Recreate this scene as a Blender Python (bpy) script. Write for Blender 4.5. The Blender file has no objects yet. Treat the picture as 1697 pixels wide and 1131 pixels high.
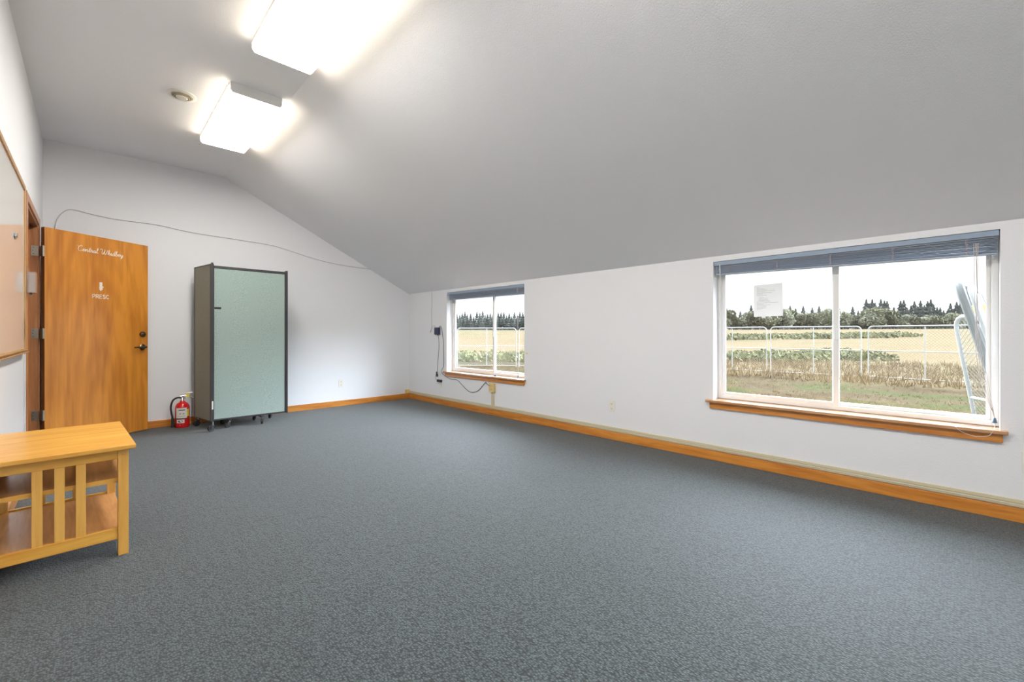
import bpy, bmesh, math, random
from mathutils import Vector, Matrix
C = bpy.context.scene.collection
PI = math.pi

# ------------------------------------------------------------------ camera, world, exposure
cam_d = bpy.data.cameras.new('camera'); cam = bpy.data.objects.new('camera', cam_d); C.objects.link(cam)
cam_d.sensor_width = 36.0; cam_d.lens = 36.0 * 719.6 / 1697.0
cam_d.shift_y = -12.5 / 1697.0; cam_d.clip_end = 2000; cam_d.clip_start = 0.05
cam.location = (0, 0, 1.065); cam.rotation_euler = (PI / 2, 0, -math.radians(44.07))
bpy.context.scene.camera = cam

SKY = 1.0
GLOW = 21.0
LAMP = 16.5
W = bpy.data.worlds.new('overcast_sky'); bpy.context.scene.world = W; W.use_nodes = True
wn = W.node_tree.nodes; wl = W.node_tree.links; wn.clear()
wo = wn.new('ShaderNodeOutputWorld'); bg = wn.new('ShaderNodeBackground')
# thin bright overcast: pale near the horizon; brighter band added above the window view (+x) to light the room
tc = wn.new('ShaderNodeTexCoord'); sx = wn.new('ShaderNodeSeparateXYZ'); cr = wn.new('ShaderNodeValToRGB')
wl.new(tc.outputs['Generated'], sx.inputs[0]); wl.new(sx.outputs['Z'], cr.inputs[0])
E_ = cr.color_ramp.elements
E_[0].position = 0.0; E_[0].color = (.82, .85, .87, 1)
E_[1].position = 1.0; E_[1].color = (1.5, 1.6, 1.75, 1)
for p_, c_ in ((.13, (.93, .96, .98, 1)), (.40, (1.2, 1.3, 1.42, 1))):
    e = E_.new(p_); e.color = c_
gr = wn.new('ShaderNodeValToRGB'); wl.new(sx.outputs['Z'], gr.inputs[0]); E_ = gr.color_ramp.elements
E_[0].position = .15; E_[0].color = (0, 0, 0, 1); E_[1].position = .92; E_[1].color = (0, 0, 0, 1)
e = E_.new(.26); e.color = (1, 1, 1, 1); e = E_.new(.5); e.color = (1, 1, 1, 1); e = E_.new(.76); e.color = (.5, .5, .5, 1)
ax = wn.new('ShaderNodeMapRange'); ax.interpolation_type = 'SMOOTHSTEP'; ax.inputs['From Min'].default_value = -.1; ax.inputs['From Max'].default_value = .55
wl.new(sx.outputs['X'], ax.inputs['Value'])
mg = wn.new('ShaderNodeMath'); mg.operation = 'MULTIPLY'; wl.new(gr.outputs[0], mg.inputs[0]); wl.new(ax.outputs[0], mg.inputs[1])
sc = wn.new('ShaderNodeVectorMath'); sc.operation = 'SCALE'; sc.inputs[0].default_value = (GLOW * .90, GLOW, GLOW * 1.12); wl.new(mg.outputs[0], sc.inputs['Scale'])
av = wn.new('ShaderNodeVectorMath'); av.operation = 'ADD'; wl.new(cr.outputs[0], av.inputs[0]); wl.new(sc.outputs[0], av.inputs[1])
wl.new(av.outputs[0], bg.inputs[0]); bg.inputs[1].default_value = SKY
wl.new(bg.outputs[0], wo.inputs[0])
vs = bpy.context.scene.view_settings
vs.view_transform = 'Standard'; vs.look = 'None'; vs.exposure = 0.80; vs.gamma = 1.0; vs.use_curve_mapping = False

# ------------------------------------------------------------------ materials
def newmat(name):
    m = bpy.data.materials.new(name); m.use_nodes = True
    n = m.node_tree.nodes; l = m.node_tree.links
    return m, n, l, n['Principled BSDF']

def plain(name, col, rough=.5, metal=0., bump=0., bscale=80., spec=None, coat=0., var=0.):
    m, n, l, p = newmat(name)
    p.inputs['Base Color'].default_value = (*col, 1); p.inputs['Roughness'].default_value = rough
    p.inputs['Metallic'].default_value = metal
    if spec is not None: p.inputs['Specular IOR Level'].default_value = spec
    if coat: p.inputs['Coat Weight'].default_value = coat; p.inputs['Coat Roughness'].default_value = .1
    t = n.new('ShaderNodeTexCoord')
    no = n.new('ShaderNodeTexNoise'); no.inputs['Scale'].default_value = bscale; no.inputs['Detail'].default_value = 3
    l.new(t.outputs['Object'], no.inputs['Vector'])
    if bump:
        b = n.new('ShaderNodeBump'); b.inputs['Strength'].default_value = bump; b.inputs['Distance'].default_value = .004
        l.new(no.outputs['Fac'], b.inputs['Height']); l.new(b.outputs[0], p.inputs['Normal'])
    if var:
        mx = n.new('ShaderNodeMix'); mx.data_type = 'RGBA'
        mx.inputs[6].default_value = (*[c * (1 - var) for c in col], 1); mx.inputs[7].default_value = (*[min(1, c * (1 + var)) for c in col], 1)
        l.new(no.outputs['Fac'], mx.inputs[0]); l.new(mx.outputs[2], p.inputs['Base Color'])
    return m

def wood(name, c1, c2, axis='X', scale=1., rough=.35, coat=.4, dist=2.0, figure=0.):
    """grain runs along axis"""
    m, n, l, p = newmat(name)
    t = n.new('ShaderNodeTexCoord'); mp = n.new('ShaderNodeMapping')
    s = {'X': (1.2, 14, 14), 'Y': (14, 1.2, 14), 'Z': (14, 14, 1.2)}[axis]
    mp.inputs['Scale'].default_value = [v * scale for v in s]
    l.new(t.outputs['Object'], mp.inputs[0])
    no = n.new('ShaderNodeTexNoise'); no.inputs['Scale'].default_value = 1.; no.inputs['Detail'].default_value = 5
    no.inputs['Distortion'].default_value = dist; l.new(mp.outputs[0], no.inputs['Vector'])
    fi = n.new('ShaderNodeTexNoise'); fi.inputs['Scale'].default_value = 7.; fi.inputs['Detail'].default_value = 6
    l.new(mp.outputs[0], fi.inputs['Vector'])
    ad = n.new('ShaderNodeMath'); ad.operation = 'MULTIPLY_ADD'; ad.inputs[1].default_value = .35
    l.new(fi.outputs['Fac'], ad.inputs[0]); l.new(no.outputs['Fac'], ad.inputs[2])
    r = n.new('ShaderNodeValToRGB'); r.color_ramp.elements[0].position = .5; r.color_ramp.elements[1].position = .88
    r.color_ramp.elements[0].color = (*c1, 1); r.color_ramp.elements[1].color = (*c2, 1)
    last = ad.outputs[0]
    if figure:
        wv = n.new('ShaderNodeTexWave'); wv.wave_type = 'RINGS'; wv.rings_direction = 'Y'
        mp2 = n.new('ShaderNodeMapping'); mp2.inputs['Scale'].default_value = (2.2, 1, .45); mp2.inputs['Location'].default_value = (-.95, 0, -.12)
        l.new(t.outputs['Object'], mp2.inputs[0]); l.new(mp2.outputs[0], wv.inputs['Vector'])
        wv.inputs['Scale'].default_value = 2.1; wv.inputs['Distortion'].default_value = 5; wv.inputs['Detail'].default_value = 3; wv.inputs['Detail Scale'].default_value = 1.6
        a2 = n.new('ShaderNodeMath'); a2.operation = 'MULTIPLY_ADD'; a2.inputs[1].default_value = figure
        l.new(wv.outputs['Fac'], a2.inputs[0]); l.new(last, a2.inputs[2]); last = a2.outputs[0]
    l.new(last, r.inputs[0]); l.new(r.outputs[0], p.inputs['Base Color'])
    p.inputs['Roughness'].default_value = rough
    p.inputs['Coat Weight'].default_value = coat; p.inputs['Coat Roughness'].default_value = .18
    b = n.new('ShaderNodeBump'); b.inputs['Strength'].default_value = .08; b.inputs['Distance'].default_value = .001
    l.new(fi.outputs['Fac'], b.inputs['Height']); l.new(b.outputs[0], p.inputs['Normal'])
    return m

def carpet_mat():
    m, n, l, p = newmat('teal_grey_loop_carpet')
    t = n.new('ShaderNodeTexCoord')
    mp = n.new('ShaderNodeMapping'); mp.inputs['Scale'].default_value = (150, 105, 1); l.new(t.outputs['Object'], mp.inputs[0])
    v = n.new('ShaderNodeTexVoronoi'); v.inputs['Scale'].default_value = 1.; v.inputs['Randomness'].default_value = .75
    l.new(mp.outputs[0], v.inputs['Vector'])
    no = n.new('ShaderNodeTexNoise'); no.inputs['Scale'].default_value = 1.7; no.inputs['Detail'].default_value = 5
    l.new(t.outputs['Object'], no.inputs['Vector'])
    wv = n.new('ShaderNodeTexWave'); wv.wave_type = 'BANDS'; wv.bands_direction = 'X'; wv.inputs['Scale'].default_value = 5.5
    wv.inputs['Distortion'].default_value = 1.2; wv.inputs['Detail Scale'].default_value = 4; l.new(t.outputs['Object'], wv.inputs['Vector'])
    hu = n.new('ShaderNodeTexNoise'); hu.inputs['Scale'].default_value = 55; hu.inputs['Detail'].default_value = 2
    l.new(t.outputs['Object'], hu.inputs['Vector'])
    r = n.new('ShaderNodeValToRGB'); r.color_ramp.elements[0].position = .12; r.color_ramp.elements[1].position = .75
    r.color_ramp.elements[0].color = (.064, .089, .091, 1); r.color_ramp.elements[1].color = (.005, .008, .009, 1)
    l.new(v.outputs['Distance'], r.inputs[0])
    def mult(src, fac_src, lo, hi):
        mr = n.new('ShaderNodeMapRange'); mr.inputs['To Min'].default_value = lo; mr.inputs['To Max'].default_value = hi
        mr.inputs['From Min'].default_value = .25; mr.inputs['From Max'].default_value = .75
        l.new(fac_src, mr.inputs['Value'])
        vm = n.new('ShaderNodeVectorMath'); vm.operation = 'SCALE'; l.new(src, vm.inputs[0]); l.new(mr.outputs[0], vm.inputs['Scale'])
        return vm.outputs[0]
    c = mult(r.outputs[0], no.outputs['Fac'], .9, 1.1)
    c = mult(c, wv.outputs['Fac'], .965, 1.035)
    c = mult(c, hu.outputs['Fac'], .8, 1.2)
    l.new(c, p.inputs['Base Color'])
    p.inputs['Roughness'].default_value = .85
    p.inputs['Sheen Weight'].default_value = .22; p.inputs['Sheen Roughness'].default_value = .5
    b = n.new('ShaderNodeBump'); b.inputs['Strength'].default_value = .7; b.inputs['Distance'].default_value = .003; b.invert = True
    l.new(v.outputs['Distance'], b.inputs['Height']); l.new(b.outputs[0], p.inputs['Normal'])
    return m

def glass_mat(name, tint=(1, 1, 1), refl=.06, haze=0.):
    m, n, l, p = newmat(name); n.remove(p)
    tr = n.new('ShaderNodeBsdfTransparent'); tr.inputs[0].default_value = (*tint, 1)
    gl = n.new('ShaderNodeBsdfGlossy'); gl.inputs['Roughness'].default_value = .02
    lw = n.new('ShaderNodeLayerWeight'); lw.inputs['Blend'].default_value = .5
    pw = n.new('ShaderNodeMath'); pw.operation = 'POWER'; pw.inputs[1].default_value = 5.; l.new(lw.outputs['Facing'], pw.inputs[0])
    ma = n.new('ShaderNodeMath'); ma.operation = 'MULTIPLY_ADD'; ma.inputs[1].default_value = .9; ma.inputs[2].default_value = refl*.5; l.new(pw.outputs[0], ma.inputs[0])
    mx = n.new('ShaderNodeMixShader'); l.new(ma.outputs[0], mx.inputs[0]); l.new(tr.outputs[0], mx.inputs[1]); l.new(gl.outputs[0], mx.inputs[2])
    out = mx
    if haze:
        df = n.new('ShaderNodeBsdfDiffuse'); df.inputs[0].default_value = (.9, .9, .9, 1)
        out = n.new('ShaderNodeMixShader'); out.inputs[0].default_value = haze; l.new(mx.outputs[0], out.inputs[1]); l.new(df.outputs[0], out.inputs[2])
    l.new(out.outputs[0], n['Material Output'].inputs[0])
    return m

def translucent(name, col, k):
    m, n, l, p = newmat(name)
    p.inputs['Base Color'].default_value = (*col, 1); p.inputs['Roughness'].default_value = .7
    t = n.new('ShaderNodeBsdfTranslucent'); t.inputs[0].default_value = (*col, 1)
    mx = n.new('ShaderNodeMixShader'); mx.inputs[0].default_value = k; l.new(p.outputs[0], mx.inputs[1]); l.new(t.outputs[0], mx.inputs[2])
    l.new(mx.outputs[0], n['Material Output'].inputs[0]); return m

def emit_mat(name, col, s):
    m, n, l, p = newmat(name)
    p.inputs['Base Color'].default_value = (.9, .9, .88, 1); p.inputs['Roughness'].default_value = .4
    p.inputs['Emission Color'].default_value = (*col, 1); p.inputs['Emission Strength'].default_value = s
    return m

def fabric(name, c1, c2, scale=260):
    m, n, l, p = newmat(name)
    t = n.new('ShaderNodeTexCoord'); no = n.new('ShaderNodeTexNoise'); no.inputs['Scale'].default_value = scale; no.inputs['Detail'].default_value = 2
    l.new(t.outputs['Object'], no.inputs['Vector'])
    r = n.new('ShaderNodeValToRGB'); r.color_ramp.elements[0].position = .35; r.color_ramp.elements[1].position = .65
    r.color_ramp.elements[0].color = (*c1, 1); r.color_ramp.elements[1].color = (*c2, 1)
    l.new(no.outputs['Fac'], r.inputs[0]); l.new(r.outputs[0], p.inputs['Base Color']); p.inputs['Roughness'].default_value = .9
    b = n.new('ShaderNodeBump'); b.inputs['Strength'].default_value = .3; b.inputs['Distance'].default_value = .001
    l.new(no.outputs['Fac'], b.inputs['Height']); l.new(b.outputs[0], p.inputs['Normal'])
    return m

def foliage(name, c1, c2, scale=1.2):
    m, n, l, p = newmat(name)
    t = n.new('ShaderNodeTexCoord'); no = n.new('ShaderNodeTexNoise'); no.inputs['Scale'].default_value = scale; no.inputs['Detail'].default_value = 4
    l.new(t.outputs['Object'], no.inputs['Vector'])
    r = n.new('ShaderNodeValToRGB'); r.color_ramp.elements[0].position = .35; r.color_ramp.elements[1].position = .65
    r.color_ramp.elements[0].color = (*c1, 1); r.color_ramp.elements[1].color = (*c2, 1)
    l.new(no.outputs['Fac'], r.inputs[0]); l.new(r.outputs[0], p.inputs['Base Color']); p.inputs['Roughness'].default_value = .9
    p.inputs['Specular IOR Level'].default_value = .15
    return m

def ground_mat():
    m, n, l, p = newmat('dry_meadow_ground')
    t = n.new('ShaderNodeTexCoord')
    n1 = n.new('ShaderNodeTexNoise'); n1.inputs['Scale'].default_value = .55; n1.inputs['Detail'].default_value = 6
    n2 = n.new('ShaderNodeTexNoise'); n2.inputs['Scale'].default_value = 9; n2.inputs['Detail'].default_value = 6; n2.inputs['Roughness'].default_value = .7
    n3 = n.new('ShaderNodeTexNoise'); n3.inputs['Scale'].default_value = .06; n3.inputs['Detail'].default_value = 5
    for q in (n1, n2, n3): l.new(t.outputs['Object'], q.inputs['Vector'])
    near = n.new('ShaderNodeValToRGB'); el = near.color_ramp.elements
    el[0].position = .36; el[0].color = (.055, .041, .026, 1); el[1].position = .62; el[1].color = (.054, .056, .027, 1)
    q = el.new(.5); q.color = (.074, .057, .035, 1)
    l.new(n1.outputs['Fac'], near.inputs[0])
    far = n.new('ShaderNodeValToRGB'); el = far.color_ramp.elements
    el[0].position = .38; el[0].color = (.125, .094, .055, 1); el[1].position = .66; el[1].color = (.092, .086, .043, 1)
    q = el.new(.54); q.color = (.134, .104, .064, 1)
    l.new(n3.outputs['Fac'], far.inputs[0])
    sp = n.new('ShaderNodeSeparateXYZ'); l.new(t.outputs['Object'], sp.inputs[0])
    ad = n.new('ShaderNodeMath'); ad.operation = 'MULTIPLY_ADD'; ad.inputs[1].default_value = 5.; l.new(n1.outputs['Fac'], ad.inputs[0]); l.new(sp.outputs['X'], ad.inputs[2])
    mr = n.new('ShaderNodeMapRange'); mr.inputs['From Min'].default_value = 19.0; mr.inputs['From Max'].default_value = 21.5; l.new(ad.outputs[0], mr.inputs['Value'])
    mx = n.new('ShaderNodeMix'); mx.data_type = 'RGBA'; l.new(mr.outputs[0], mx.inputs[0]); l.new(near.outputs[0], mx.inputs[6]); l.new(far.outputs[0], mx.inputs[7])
    m2 = n.new('ShaderNodeMapRange'); m2.inputs['From Min'].default_value = .3; m2.inputs['From Max'].default_value = .7
    m2.inputs['To Min'].default_value = .62; m2.inputs['To Max'].default_value = 1.3; l.new(n2.outputs['Fac'], m2.inputs['Value'])
    vm = n.new('ShaderNodeVectorMath'); vm.operation = 'SCALE'; l.new(mx.outputs[2], vm.inputs[0]); l.new(m2.outputs[0], vm.inputs['Scale'])
    l.new(vm.outputs[0], p.inputs['Base Color']); p.inputs['Roughness'].default_value = 1; p.inputs['Specular IOR Level'].default_value = 0
    return m

M = {}
M['wall'] = plain('white_painted_wall', (.785, .80, .83), .6, bump=.25, bscale=140)
M['ceil'] = plain('white_textured_ceiling', (.90, .915, .95), .75, bump=.35, bscale=170)
M['carpet'] = carpet_mat()
M['door'] = wood('varnished_birch_veneer', (.50, .165, .016), (.74, .30, .038), 'Z', .38, .28, .5, 2.2, figure=.10)
M['door_edge'] = wood('dark_birch_edge', (.22, .07, .015), (.42, .17, .04), 'Z', 1., .35, .3)
M['trimX'] = wood('orange_fir_trim', (.50, .165, .022), (.70, .30, .055), 'X', 1., .3, .4)
M['trimY'] = wood('orange_fir_board', (.50, .165, .022), (.70, .30, .055), 'Y', 1., .3, .4)
M['trimZ'] = wood('red_fir_jamb', (.36, .135, .045), (.55, .25, .10), 'Z', 1., .4, .3)
M['stool'] = wood('varnished_stool_board', (.47, .22, .09), (.64, .37, .19), 'Y', 1., .22, .7)
M['oakX'] = wood('honey_oak_across', (.62, .28, .034), (.78, .45, .085), 'X', .9, .38, .3)
M['oakY'] = wood('honey_oak_length', (.62, .28, .034), (.78, .45, .085), 'Y', .9, .34, .3)
M['oakZ'] = wood('honey_oak_upright', (.62, .30, .052), (.76, .44, .10), 'Z', .9, .4, .2)
M['shelf'] = wood('stained_shelf', (.42, .19, .065), (.62, .33, .13), 'Y', .9, .3, .4)
M['bframe'] = wood('whiteboard_oak_frame', (.33, .17, .06), (.58, .36, .16), 'Z', 1.4, .4, .2)
M['wboard'] = plain('glossy_whiteboard', (.78, .76, .72), .07, spec=.6)
M['vinyl'] = plain('white_vinyl', (.84, .84, .83), .35)
M['glass'] = glass_mat('window_glass', (.97, .98, .98))
M['acryl'] = glass_mat('clear_acrylic', (.97, .97, .97), .3, .09)
M['paper'] = plain('white_paper', (.86, .86, .84), .8)
M['sheet'] = translucent('thin_backlit_paper', (.76, .76, .75), .05)
M['slat'] = translucent('thin_blue_grey_slats', (.60, .68, .82), .3)
M['ink'] = plain('grey_print', (.42, .42, .42), .8)
M['blind'] = plain('blue_grey_blind', (.28, .36, .47), .35)
M['blind2'] = plain('blue_grey_slats', (.36, .43, .53), .4)
M['tape'] = plain('pale_ladder_cord', (.60, .50, .55), .7)
M['cord'] = plain('pale_blind_cord', (.62, .56, .54), .6)
M['wand'] = plain('clear_white_wand', (.75, .75, .75), .2)
M['tassel'] = plain('blue_tassel', (.09, .16, .25), .5)
M['lens'] = emit_mat('glowing_acrylic_lens', (1, .952, .895), LAMP)
M['lens_side'] = emit_mat('dimmer_prismatic_lens_side', (1, .86, .66), LAMP * .37)
M['wmetal'] = plain('white_enamel', (.78, .78, .78), .4)
M['offwhite'] = plain('offwhite_plastic', (.78, .76, .71), .4)
M['groove'] = plain('tan_vent_ring', (.42, .36, .27), .5)
M['beige'] = plain('beige_raceway', (.60, .54, .38), .4)
M['yellowbeige'] = plain('yellowed_box', (.74, .57, .24), .4)
M['slot'] = plain('dark_slot', (.05, .045, .04), .6)
M['black'] = plain('black_plastic', (.016, .016, .018), .4)
M['brick'] = plain('navy_adapter', (.03, .04, .085), .45)
M['wire'] = plain('white_wire', (.52, .47, .47), .6)
M['greywire'] = plain('grey_wire', (.16, .16, .17), .5)
M['palewire'] = plain('pale_wire', (.66, .66, .68), .5)
M['red'] = plain('red_enamel', (.62, .008, .012), .22, coat=.6)
M['chrome'] = plain('brushed_steel', (.6, .6, .6), .25, metal=1)
M['bronze'] = plain('antique_bronze', (.18, .14, .09), .25, metal=1)
M['hinge'] = plain('dull_nickel', (.55, .52, .44), .35, metal=1)
M['label'] = plain('extinguisher_label', (.72, .70, .66), .5, var=.1, bscale=60)
M['yellow'] = plain('yellow_tag', (.75, .62, .06), .5)
M['yfad'] = plain('pale_yellow_sign', (.9, .75, .2), .5)
M['letter'] = plain('white_vinyl_letters', (.86, .80, .72), .5)
M['fabG'] = fabric('sage_panel_fabric', (.235, .315, .29), (.40, .495, .465))
M['fabD'] = fabric('side_panel_fabric', (.23, .25, .205), (.37, .40, .34))
M['pframe'] = plain('charcoal_metal', (.045, .045, .05), .4)
M['rubber'] = plain('black_rubber', (.02, .02, .02), .6)
M['galv'] = plain('galvanised_steel', (.45, .45, .44), .6, metal=.1)
M['galvd'] = plain('weathered_steel', (.13, .135, .13), .7, metal=.1)
M['ground'] = ground_mat()
M['grass'] = foliage('dry_straw_grass', (.18, .128, .066), (.285, .215, .12), .8)
M['thicket'] = foliage('bramble_leaves', (.085, .088, .034), (.17, .165, .075), .7)
M['conifer'] = foliage('haze_tinted_needles', (.125, .145, .132), (.21, .225, .20), .5)  # distance haze is put into this colour: greyed and lightened needles
M['broad'] = foliage('haze_tinted_leaves', (.165, .170, .118), (.26, .255, .178), .5)  # leaf colour paled the same way, to stand in for haze
M['bark'] = plain('tree_bark', (.13, .10, .08), .9)
M['siding'] = plain('outside_siding', (.5, .5, .48), .7)
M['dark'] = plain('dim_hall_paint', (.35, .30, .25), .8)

# ------------------------------------------------------------------ mesh helpers
class MB:
    def __init__(s): s.bm = bmesh.new()
    def box(s, a, b, mat=None):
        x0, y0, z0 = [min(a[i], b[i]) for i in range(3)]; x1, y1, z1 = [max(a[i], b[i]) for i in range(3)]
        v = [s.bm.verts.new(p) for p in [(x0,y0,z0),(x1,y0,z0),(x1,y1,z0),(x0,y1,z0),(x0,y0,z1),(x1,y0,z1),(x1,y1,z1),(x0,y1,z1)]]
        if mat is not None:
            for q in v: q.co = mat @ q.co
        for f in [(3,2,1,0),(4,5,6,7),(0,1,5,4),(1,2,6,5),(2,3,7,6),(3,0,4,7)]: s.bm.faces.new([v[i] for i in f])
        return s
    def prism(s, poly, ax, t0, t1):
        """polygon in the two other axes, extruded along ax"""
        def mk(p, t):
            if ax == 'x': return (t, p[0], p[1])
            if ax == 'y': return (p[0], t, p[1])
            return (p[0], p[1], t)
        a = [s.bm.verts.new(mk(p, t0)) for p in poly]; b = [s.bm.verts.new(mk(p, t1)) for p in poly]
        n = len(poly); s.bm.faces.new(a[::-1]); s.bm.faces.new(b)
        for i in range(n): s.bm.faces.new([a[i], a[(i+1) % n], b[(i+1) % n], b[i]])
        return s
    def tube(s, pts, r, seg=8, cap=True):
        pts = [Vector(p) for p in pts]; rings = []
        up = None
        for i, p in enumerate(pts):
            if i == 0: d = pts[1] - p
            elif i == len(pts) - 1: d = p - pts[i-1]
            else: d = (pts[i+1] - p).normalized() + (p - pts[i-1]).normalized()
            if d.length < 1e-9: d = Vector((0, 0, 1))
            d.normalize()
            if up is None: up = Vector((0, 0, 1)) if abs(d.z) < .9 else Vector((1, 0, 0))
            a = d.cross(up)
            if a.length < 1e-6: a = d.orthogonal()
            a.normalize(); b = a.cross(d).normalized(); up = b
            rr = r[i] if isinstance(r, (list, tuple)) else r
            rings.append([s.bm.verts.new(p + a * rr * math.cos(2*PI*k/seg) + b * rr * math.sin(2*PI*k/seg)) for k in range(seg)])
        for i in range(len(rings) - 1):
            for k in range(seg): s.bm.faces.new([rings[i][k], rings[i][(k+1) % seg], rings[i+1][(k+1) % seg], rings[i+1][k]])
        if cap and seg > 2: s.bm.faces.new(rings[0][::-1]); s.bm.faces.new(rings[-1])
        return s
    def lathe(s, prof, mat=None, seg=32):
        """prof: (r, z) list about local z"""
        mat = mat or Matrix(); rings = []
        for r, z in prof:
            if r < 1e-6: rings.append([s.bm.verts.new(mat @ Vector((0, 0, z)))])
            else: rings.append([s.bm.verts.new(mat @ Vector((r*math.cos(2*PI*k/seg), r*math.sin(2*PI*k/seg), z))) for k in range(seg)])
        for a, b in zip(rings, rings[1:]):
            for k in range(seg):
                k2 = (k+1) % seg
                if len(a) == 1 and len(b) == 1: continue
                if len(a) == 1: s.bm.faces.new([a[0], b[k2], b[k]])
                elif len(b) == 1: s.bm.faces.new([a[k], a[k2], b[0]])
                else: s.bm.faces.new([a[k], a[k2], b[k2], b[k]])
        return s
    def tri(s, *p): s.bm.faces.new([s.bm.verts.new(q) for q in p]); return s
    def build(s, name, mat, parent=None, smooth=False, bevel=0., fix=True):
        if fix: bmesh.ops.recalc_face_normals(s.bm, faces=s.bm.faces[:])
        me = bpy.data.meshes.new(name); s.bm.to_mesh(me); s.bm.free()
        me.materials.append(mat)
        if smooth:
            for f in me.polygons: f.use_smooth = True
        o = bpy.data.objects.new(name, me); C.objects.link(o)
        if smooth:
            md = o.modifiers.new('split', 'EDGE_SPLIT'); md.split_angle = math.radians(40)
        if bevel:
            md = o.modifiers.new('bevel', 'BEVEL'); md.width = bevel; md.segments = 2; md.limit_method = 'ANGLE'; md.angle_limit = math.radians(40)
        if parent: o.parent = parent
        return o

def thing(name, label, cat, loc=(0, 0, 0), rz=0, group=None):
    o = bpy.data.objects.new(name, None); C.objects.link(o); o.location = loc; o.rotation_euler = (0, 0, rz)
    o.empty_display_size = .1
    if label: o['label'] = label; o['category'] = cat
    if group: o['group'] = group
    return o
def tag(o, label, cat, group=None, kind=None):
    o['label'] = label; o['category'] = cat
    if group: o['group'] = group
    if kind: o['kind'] = kind
    return o
def struct(o, label=None, cat=None):
    o['kind'] = 'structure'
    if label: o['label'] = label; o['category'] = cat
    return o
def plab(o, label): o['label'] = label; return o
def smoothpts(pts, n=6):
    P = [Vector(p) for p in pts]; P = [P[0]*2 - P[1]] + P + [P[-1]*2 - P[-2]]; out = []
    for i in range(1, len(P) - 2):
        for k in range(n):
            t = k / n; a, b, c, d = P[i-1], P[i], P[i+1], P[i+2]
            out.append(.5 * ((2*b) + (c-a)*t + (2*a-5*b+4*c-d)*t*t + (3*b-a-3*c+d)*t**3))
    out.append(P[-2]); return out

# ------------------------------------------------------------------ the room
XL, XR, YB, YF = -.349, 3.762, 6.326, -3.0
ZC, ZK, XRI = 2.998, 1.712, 1.176       # flat ceiling, knee-wall top, fold line
T = .16
struct(MB().box((XL-1.2, YF-T, -.12), (XR+T, YB+T, 0)).build('floor', M['carpet']), 'teal grey loop pile carpet covering the whole room floor', 'carpet')
# ceiling: flat strip then one long slope down to the window wall
struct(MB().prism([(XL-T, ZC), (XRI, ZC), (XR, ZK), (XR+T, ZK-.05), (XR+T, ZK+.14), (XRI+.05, ZC+.14), (XL-T, ZC+.14)], 'y', YF-T, YB+T).build('ceiling', M['ceil']), 'textured ceiling, flat strip folding into a long slope', 'ceiling')
struct(MB().prism([(XL-T, 0), (XR+T, 0), (XR+T, ZK), (XR, ZK+.02), (XRI, ZC+.02), (XL-T, ZC+.02)], 'y', YB, YB+T).build('wall_back', M['wall']), 'white gable wall behind the open door', 'wall')
struct(MB().prism([(XL-T, 0), (XR+T, 0), (XR+T, ZK), (XR, ZK+.02), (XRI, ZC+.02), (XL-T, ZC+.02)], 'y', YF-T, YF).build('wall_front', M['wall']), 'white end wall behind the viewer', 'wall')
DY0, DY1, DZ = 4.80, 5.80, 2.045      # door opening
mb = MB()
mb.box((XL-T, YF, 0), (XL, DY0, ZC)); mb.box((XL-T, DY1, 0), (XL, YB, ZC)); mb.box((XL-T, DY0, DZ), (XL, DY1, ZC))
struct(mb.build('wall_left', M['wall']), 'white side wall with the whiteboard and the doorway', 'wall')
# window wall with two openings
W1 = (-.159, 1.449); W2 = (3.672, 5.267); WZ0, WZ1 = .490, 1.668
mb = MB()
def wallseg(y0, y1, z0, z1): mb.box((XR, y0, z0), (XR+T, y1, z1))
wallseg(YF, W1[0], -.0, ZK); wallseg(W1[1], W2[0], 0, ZK); wallseg(W2[1], YB, 0, ZK)
for w in (W1, W2): wallseg(w[0], w[1], 0, WZ0); wallseg(w[0], w[1], WZ1, ZK)
struct(mb.build('wall_right', M['wall']), 'low white knee wall with two sliding windows', 'wall')
struct(MB().box((XR+T, YF-2, -.6), (XR+T+.03, W1[0]-.03, 2.0)).box((XR+T, W1[1]+.03, -.6), (XR+T+.03, W2[0]-.03, 2.0)).box((XR+T, W2[1]+.03, -.6), (XR+T+.03, YB+1, 2.0))
       .box((XR+T, YF-2, -.6), (XR+T+.03, YB+1, WZ0-.03)).build('wall_outside', M['siding']), 'outside cladding of the window wall', 'wall')
struct(MB().prism([(XR+T, 1.80), (XR+T+.44, 1.70), (XR+T+.46, 1.84), (XR+T, 2.05)], 'y', YF-1, YB+1).build('roof_eave', M['siding']), 'roof eave outside above the windows', 'roof')
# hall beyond the doorway
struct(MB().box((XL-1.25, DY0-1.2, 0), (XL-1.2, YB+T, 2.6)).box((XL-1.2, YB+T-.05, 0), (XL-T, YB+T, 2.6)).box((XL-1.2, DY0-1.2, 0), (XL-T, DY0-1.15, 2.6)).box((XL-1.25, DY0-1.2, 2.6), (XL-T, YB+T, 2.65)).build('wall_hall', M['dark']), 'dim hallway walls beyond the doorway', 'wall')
# baseboards
def bb(name, a, b, m, lab): struct(MB().box(a, b).build(name, m, bevel=.003), lab, 'baseboard')
bb('baseboard_back', (XL+.0, YB-.014, 0), (XR, YB, .082), M['trimX'], 'orange wooden baseboard along the gable wall')
bb('baseboard_right', (XR-.014, YF, 0), (XR, YB-.014, .080), M['trimY'], 'orange wooden baseboard under the windows')
bb('baseboard_left', (XL, YF, 0), (XL+.014, 4.6, .082), M['trimY'], 'orange wooden baseboard along the whiteboard wall')
bb('baseboard_front', (XL+.014, YF, 0), (XR-.014, YF+.014, .082), M['trimX'], 'orange wooden baseboard behind the viewer')

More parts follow.
